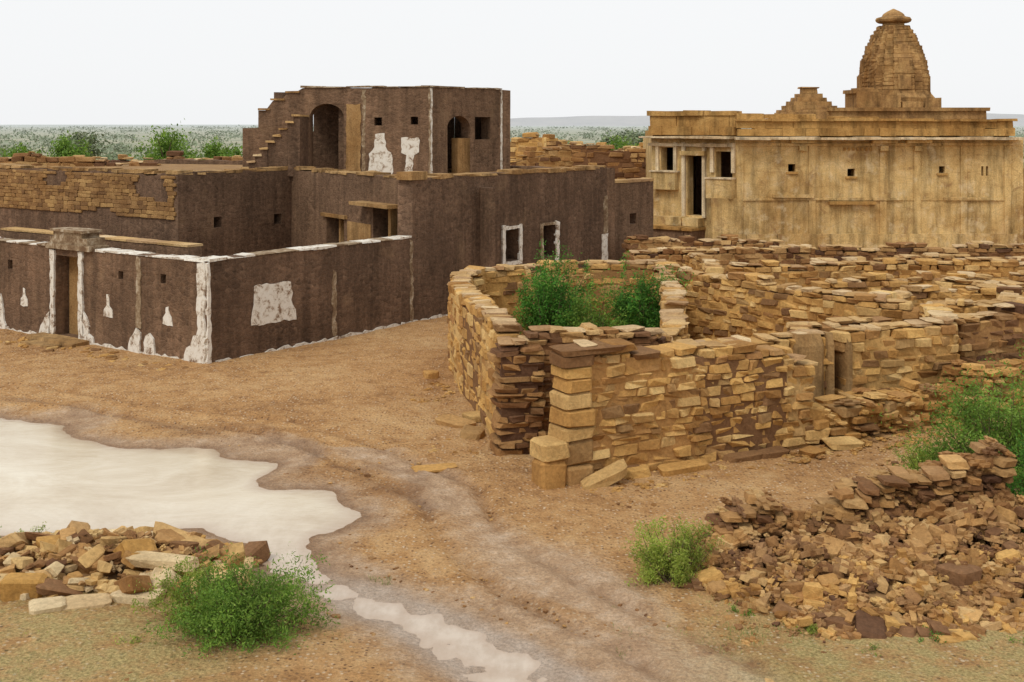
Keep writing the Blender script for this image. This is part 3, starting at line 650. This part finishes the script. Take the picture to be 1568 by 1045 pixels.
RB=MB()
stone_wall('x',[(2.35,13.3),(2.9,13.4),(3.3,13.45),(4.3,13.5),(5.0,13.6),(5.6,13.7)],[.5,.74,.52,.84,1.04,1.34],th=.55,ch=(.05,.1),sl=(.1,.28),cope=None,ragged=.28,mb=RB,own=False,over=.06,tp=1,split=True,gap=.12)
mound(RB,3.9,12.95,2.0,1.2,.28,2)
for i in range(1350):
    x=1.95+R(0,1)**.85*4.3; tt=R(0,1); yb=1.0+min(1,max(0,(x-2.0)/1.0))*1.05; y=13.42-tt*yb
    hmax=np.interp(x,[1.9,2.3,2.8,3.3,4.2,5.1,5.7,6.3],[.15,.42,.62,.52,.68,.72,.8,.5])
    z=hmax*max(0,1-tt)**1.2*R(.85,1.04)+.03
    big_=random.random()<.1+.12*tt
    s=R(.03,.085)*(1.7 if big_ else 1)
    stone(RB,(x,y,z),(s*R(1.1,1.7),s*R(.8,1.3),s*R(.5,.85)),R(0,3.14),R(-.4,.4),R(-.35,.35),.16,(4 if tt>.4 and random.random()<.4 else 3) if random.random()<.4+.5*tt else 0,1 if random.random()<.85 else 0)
for x,y,z,s in ((3.05,12.0,.15,(.25,.18,.17)),(3.7,11.55,.05,(.22,.18,.08)),(4.35,11.3,.03,(.32,.2,.06)),(4.9,11.85,.1,(.24,.16,.1)),(5.2,11.7,.06,(.26,.16,.06)),(2.5,12.2,.1,(.15,.12,.12)),(3.45,11.9,.1,(.13,.1,.13)),(5.3,12.3,.2,(.22,.15,.09)),(2.75,12.5,.22,(.17,.12,.1)),(4.2,12.1,.22,(.16,.12,.12)),(3.3,11.3,.03,(.14,.1,.07))):
    stone(RB,(x,y,z),s,R(-.4,.4),.1,.1,.2,4,1)
for i in range(140):
    x=R(2,6);y=R(11,12.2); s=R(.02,.05); stone(RB,(x,y,s*.3+.02),(s*1.5,s,s*.6),R(0,3),0,0,.2,3,1)
RB.obj('tumbled_stone_wall',['brown','coping','dirt','rubble','ochre'])

mb=MB()
for x,y,z,h,yw,rx,ry in ((-.95,19.3,.1,(.3,.16,.05),-.5,.1,.1),(-.62,18.6,.1,(.2,.17,.08),-.3,0,0),(-.55,19.6,.12,(.24,.16,.06),.5,.1,0),(-1.15,16.9,.04,(.3,.14,.03),.3,0,0),(1.25,16.1,.15,(.4,.12,.09),.45,.2,-.35),(2.45,16.75,.08,(.42,.12,.09),.45,0,0),(1.75,16.55,.08,(.2,.12,.08),.3,0,0),(3.9,17.6,.06,(.25,.14,.06),.5,.1,0),(4.5,17.7,.06,(.2,.14,.06),.8,.1,0),(5.1,18.1,.08,(.3,.16,.06),.4,.1,.1),(3.4,17.35,.06,(.3,.12,.06),.5,0,0),(-1.6,22.9,.08,(.12,.1,.13),.5,.1,.1)):
    stone(mb,(x,y,z),h,yw,rx,ry,.15)
for i in range(60):
    u=R(-.2,6); p=fa.p(u,.04,R(.3,1.1)); s=R(.02,.07); stone(mb,p,(s*1.6,s,s*.5),R(0,3),R(-.2,.2),0,.2)
for i in range(200):
    u=R(0,8); x=.9+u*.9;y=16.2+u*.45-R(.1,.8)**1.5; s=R(.02,.065); stone(mb,(x,y,.04),(s*1.7,s,s*.5),R(0,3),R(-.3,.3),0,.2,0,1)
for i in range(90):
    y=R(17.5,24); x=-.5-(y-18)*.13-R(.1,.9); s=R(.02,.06); stone(mb,(x,y,.04),(s*1.7,s,s*.5),R(0,3),R(-.3,.3),0,.2,0,1)
mb.obj('fallen_stones','ochre')

# ------------------------------------------------------------------ vegetation
def leaves(mb,C,n,sig,size,mi=0,flat=.45):
    k=rng.integers(0,len(C),n); P=C[k]+rng.normal(0,1,(n,3))*sig
    P[:,2]=np.maximum(P[:,2],.02)
    A=rng.normal(0,1,(n,3)); A/=np.linalg.norm(A,axis=1)[:,None]; B=rng.normal(0,1,(n,3)); B=np.cross(A,B); B/=np.linalg.norm(B,axis=1)[:,None]
    s=rng.uniform(.6,1.4,(n,1))*size
    v=np.stack([P-A*s,P+B*s*flat,P+A*s,P-B*s*flat],1).reshape(-1,3)
    mb.add(v,[(4*i,4*i+1,4*i+2,4*i+3) for i in range(n)],mi)
def stem(mb,a,b,r0,r1,mi=1,bend=.1):
    a=np.array(a);b=np.array(b);m=(a+b)/2+np.array([R(-bend,bend),R(-bend,bend),R(0,bend)])
    v=[];f=[]
    for k,(p,r) in enumerate(((a,r0),(m,(r0+r1)/2),(b,r1))):
        for i in range(4): v.append(p+np.array([r*math.cos(i*1.57),r*math.sin(i*1.57),0]))
    for k in range(2):
        for i in range(4): q=k*4+i;w=k*4+(i+1)%4; f.append((q,w,w+4,q+4))
    mb.add(v,f,mi)
def shrub(name,x,y,rx,ry,h,n,size,mat='leaf',ncl=55,low=.1,sig=.075):
    mb=MB(); L=[]
    for i in range(ncl):
        a=R(0,6.28); el=math.asin(R(.06,1)); r=R(.55,1.0)*R(.85,1.18)
        e=np.array((x+rx*r*math.cos(a)*math.cos(el),y+ry*r*math.sin(a)*math.cos(el),low*h+h*(1-low)*r*math.sin(el)))
        b=np.array((x+R(-.2,.2)*rx,y+R(-.2,.2)*ry,-.05)); m=(b+e)/2+np.array([0,0,.12*h])
        stem(mb,b,e,.008*h+.003,.002,1,.04*h)
        for k in range(4):
            s0=R(.4,1.0); p=(1-s0)**2*b+2*s0*(1-s0)*m+s0*s0*e
            dr=(e-b)*R(.06,.22)+np.array([R(-1,1)*rx,R(-1,1)*ry,R(-.25,.8)*h])*.2
            for q_ in np.linspace(0,1,6): L.append(p+dr*q_-np.array([0,0,.05*h*q_*q_]))
        for s0 in np.linspace(.35,1,6): L.append((1-s0)**2*b+2*s0*(1-s0)*m+s0*s0*e)
    leaves(mb,np.array(L),n,np.array([rx,ry,h])*sig*.5+.006,size,0,.32)
    return mb.obj(name,[mat,'bark'],fix=False)
shrub('shrub',-2.6,11.4,.95,.6,.78,21000,.018,'leaf',100)
shrub('shrub',-3.1,11.75,.55,.4,.66,8000,.017,'leafy',40)
shrub('shrub',1.75,12.75,.5,.35,.8,13000,.016,'leafy',60)
shrub('shrub',6.75,16.1,1.35,.9,1.65,26000,.025,'leaf',110)
shrub('shrub',8.2,17.0,1.2,.8,1.75,12000,.027,'leaf',80)
shrub('shrub',5.75,16.3,.5,.4,.6,5000,.02,'leafy',35)
shrub('shrub',6.1,13.75,.65,.5,1.5,18000,.021,'leafd',85)
shrub('shrub',.95,25.2,1.05,.8,2.25,22000,.034,'leafd',90,.15)
shrub('shrub',2.75,24.9,.95,.7,2.15,19000,.034,'leafd',85,.15)
shrub('shrub',1.75,24.4,.9,.5,1.6,9000,.032,'leaf',55,.15)
shrub('shrub',5.5,20.5,.3,.3,.5,1200,.03,'leafd',20)
for x,y,s_,mt in ((5.1,12.0,.14,'leaf'),(4.0,11.3,.16,'leafd'),(3.4,11.0,.12,'leaf'),(-3.6,11.2,.14,'leafy'),(-6.3,13.9,.24,'leaf'),(-5.8,14.2,.18,'leafy'),(-6.0,13.7,.2,'leaf'),(2.3,11.9,.14,'leaf'),(4.6,12.1,.12,'leafy'),(6.1,16.9,.3,'leafy'),(4.9,11.2,.12,'leaf'),(2.9,11.5,.1,'leafy'),(-4.6,11.4,.1,'leafy')):
    shrub('weed',x,y,s_*1.5,s_,s_,500,.013,mt,14)
def tree(name,x,y,h,cr,n,size,mat='leaf'):
    mb=MB(); tz=h*.35; stem(mb,(x,y,-.1),(x+R(-.2,.2),y,tz),.12,.08,1,.15); C=[]
    for i in range(60):
        a=R(0,6.28);r=R(.3,1.05);el=R(-.3,1.5)
        C.append((x+cr*r*math.cos(a)*math.cos(el),y+cr*r*math.sin(a)*math.cos(el),h*.6+h*.38*r*math.sin(el)))
        if i%3==0: stem(mb,(x,y,tz-.1),C[-1],.05,.012,1,.3)
    leaves(mb,np.array(C),n,np.array([cr,cr,h*.4])*.12,size,0); return mb.obj(name,[mat,'bark'],fix=False)
for x,y,h,cr in ((-15.2,52,4.8,1.9),(-13.2,53,4.3,1.4),(-20.8,55,4.3,1.5),(-23.8,57,3.8,1.4),(5.2,60,4.2,2.0),(7.4,62,4.1,1.8),(23.2,50,4.6,1.6),(-10.5,55,3.9,1.3),(2.4,66,4.0,1.8)):
    tree('acacia_tree',x,y,h,cr,4200,.08,'leaf')
for x,y,h,cr in ((-36,98,4.1,2.2),(-24,120,4.3,2.4),(9,102,4.0,2.4),(13,125,4.4,2.6)):
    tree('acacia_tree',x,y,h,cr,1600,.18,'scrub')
mb=MB()
for i in range(850):
    d=66*math.exp(R(0,1)**.85*3.0); x=R(-.52,.52)*d; hh=min(3.2,R(.7,2.0)*(1+d/900)); cr=hh*R(.8,1.8)*(1+d/800)
    C=np.array([(x+R(-1,1)*cr,d+R(-1,1)*cr,hh*R(.15,.75)) for _ in range(6)])
    leaves(mb,C,int(max(26,90-d*.1)),np.array([cr*.35,cr*.35,hh*.14]),.12+d*.0006,0,.7)
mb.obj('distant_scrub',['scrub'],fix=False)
mb=MB(); v=[];f=[];N=160
for i in range(N+1):
    x=-700+i*3500/N; hh=(26+16*noise.noise(Vector((i*.04,0,2)))+4*noise.noise(Vector((i*.25,1,2))))*min(1,i/40)
    hh=max(hh,0)+.0; v+=[(x,2900,-3),(x,3100,hh),(x,3600,-3)]
for i in range(N): a=i*3; f+=[(a,a+3,a+4,a+1),(a+1,a+4,a+5,a+2)]
mb.add(v,f); t=NT('hazy_hill'); n=t.noise(t.coords(),.01,6,.6); t.col(t.ramp(n,[(.3,(.4,.41,.42)),(.7,(.47,.47,.47))])); mb.obj('hills',t.m,smooth=True)  # hill colour has the grey of distant haze painted in
vv=[];ff=[];mb=MB(); cnt=0; N=60000
gx=[];gy=[]
for i in range(N):
    r_=random.random()
    if r_<.48: x=R(-6.2,-1.3); y=R(10,12.9)
    elif r_<.9: x=R(1.0,6.2); y=R(10,13)
    else: x=R(-6.8,-3.5); y=R(13.7,14.35)
    if noise.noise(Vector((x*1.1,y*1.1,7)))<.0+R(-.12,.15): continue
    gx.append(x);gy.append(y)
sg=sdist(np.array(gx),np.array(gy))
for x,y,s_ in zip(gx,gy,sg):
    if s_<.1: continue
    h=R(.02,.065); a=R(0,6.28); w=.005; lx,ly=R(-.03,.03),R(-.03,.03); z=.01
    vv+=[(x+w*math.cos(a),y+w*math.sin(a),z),(x-w*math.cos(a),y-w*math.sin(a),z),(x+lx,y+ly,z+h)]; ff.append((cnt,cnt+1,cnt+2)); cnt+=3
mb.add(vv,ff); mb.obj('grass',['grass'],fix=False)

# ------------------------------------------------------------------ light, world, camera
w=bpy.data.worlds.new('World'); scene.world=w; w.use_nodes=True; nt=w.node_tree; bg=nt.nodes['Background']
sk=nt.nodes.new('ShaderNodeTexSky'); sk.sky_type='NISHITA'; sk.sun_disc=False; sk.sun_elevation=math.radians(52); sk.sun_rotation=math.radians(215); sk.dust_density=2; sk.air_density=1
hs=nt.nodes.new('ShaderNodeHueSaturation'); hs.inputs['Saturation'].default_value=.3
mx=nt.nodes.new('ShaderNodeMix'); mx.data_type='RGBA'; mx.clamp_factor=True; mx.inputs[0].default_value=.9; mx.inputs[7].default_value=(9.8,9.9,10.0,1)
nt.links.new(sk.outputs[0],hs.inputs['Color']); nt.links.new(hs.outputs[0],mx.inputs[6]); nt.links.new(mx.outputs[2],bg.inputs[0]); bg.inputs[1].default_value=.1
sd_=bpy.data.lights.new('sun','SUN'); sd_.energy=1.5; sd_.angle=math.radians(16); sd_.color=(1,.96,.88)
so=bpy.data.objects.new('sun',sd_); scene.collection.objects.link(so)
az=math.radians(215); el=math.radians(52)
dv=Vector((math.sin(az)*math.cos(el),math.cos(az)*math.cos(el),math.sin(el)))
so.rotation_euler=dv.to_track_quat('Z','Y').to_euler()
cam=bpy.data.cameras.new('camera'); cam.sensor_width=36; cam.lens=36*1800/1568; cam.shift_y=-332.5/1568; cam.clip_end=12000; cam.clip_start=.1
co=bpy.data.objects.new('camera',cam); scene.collection.objects.link(co); co.location=(0,0,5); co.rotation_euler=(math.radians(90),0,0); scene.camera=co
scene.view_settings.view_transform='Standard'; scene.view_settings.look='None'; scene.view_settings.exposure=0
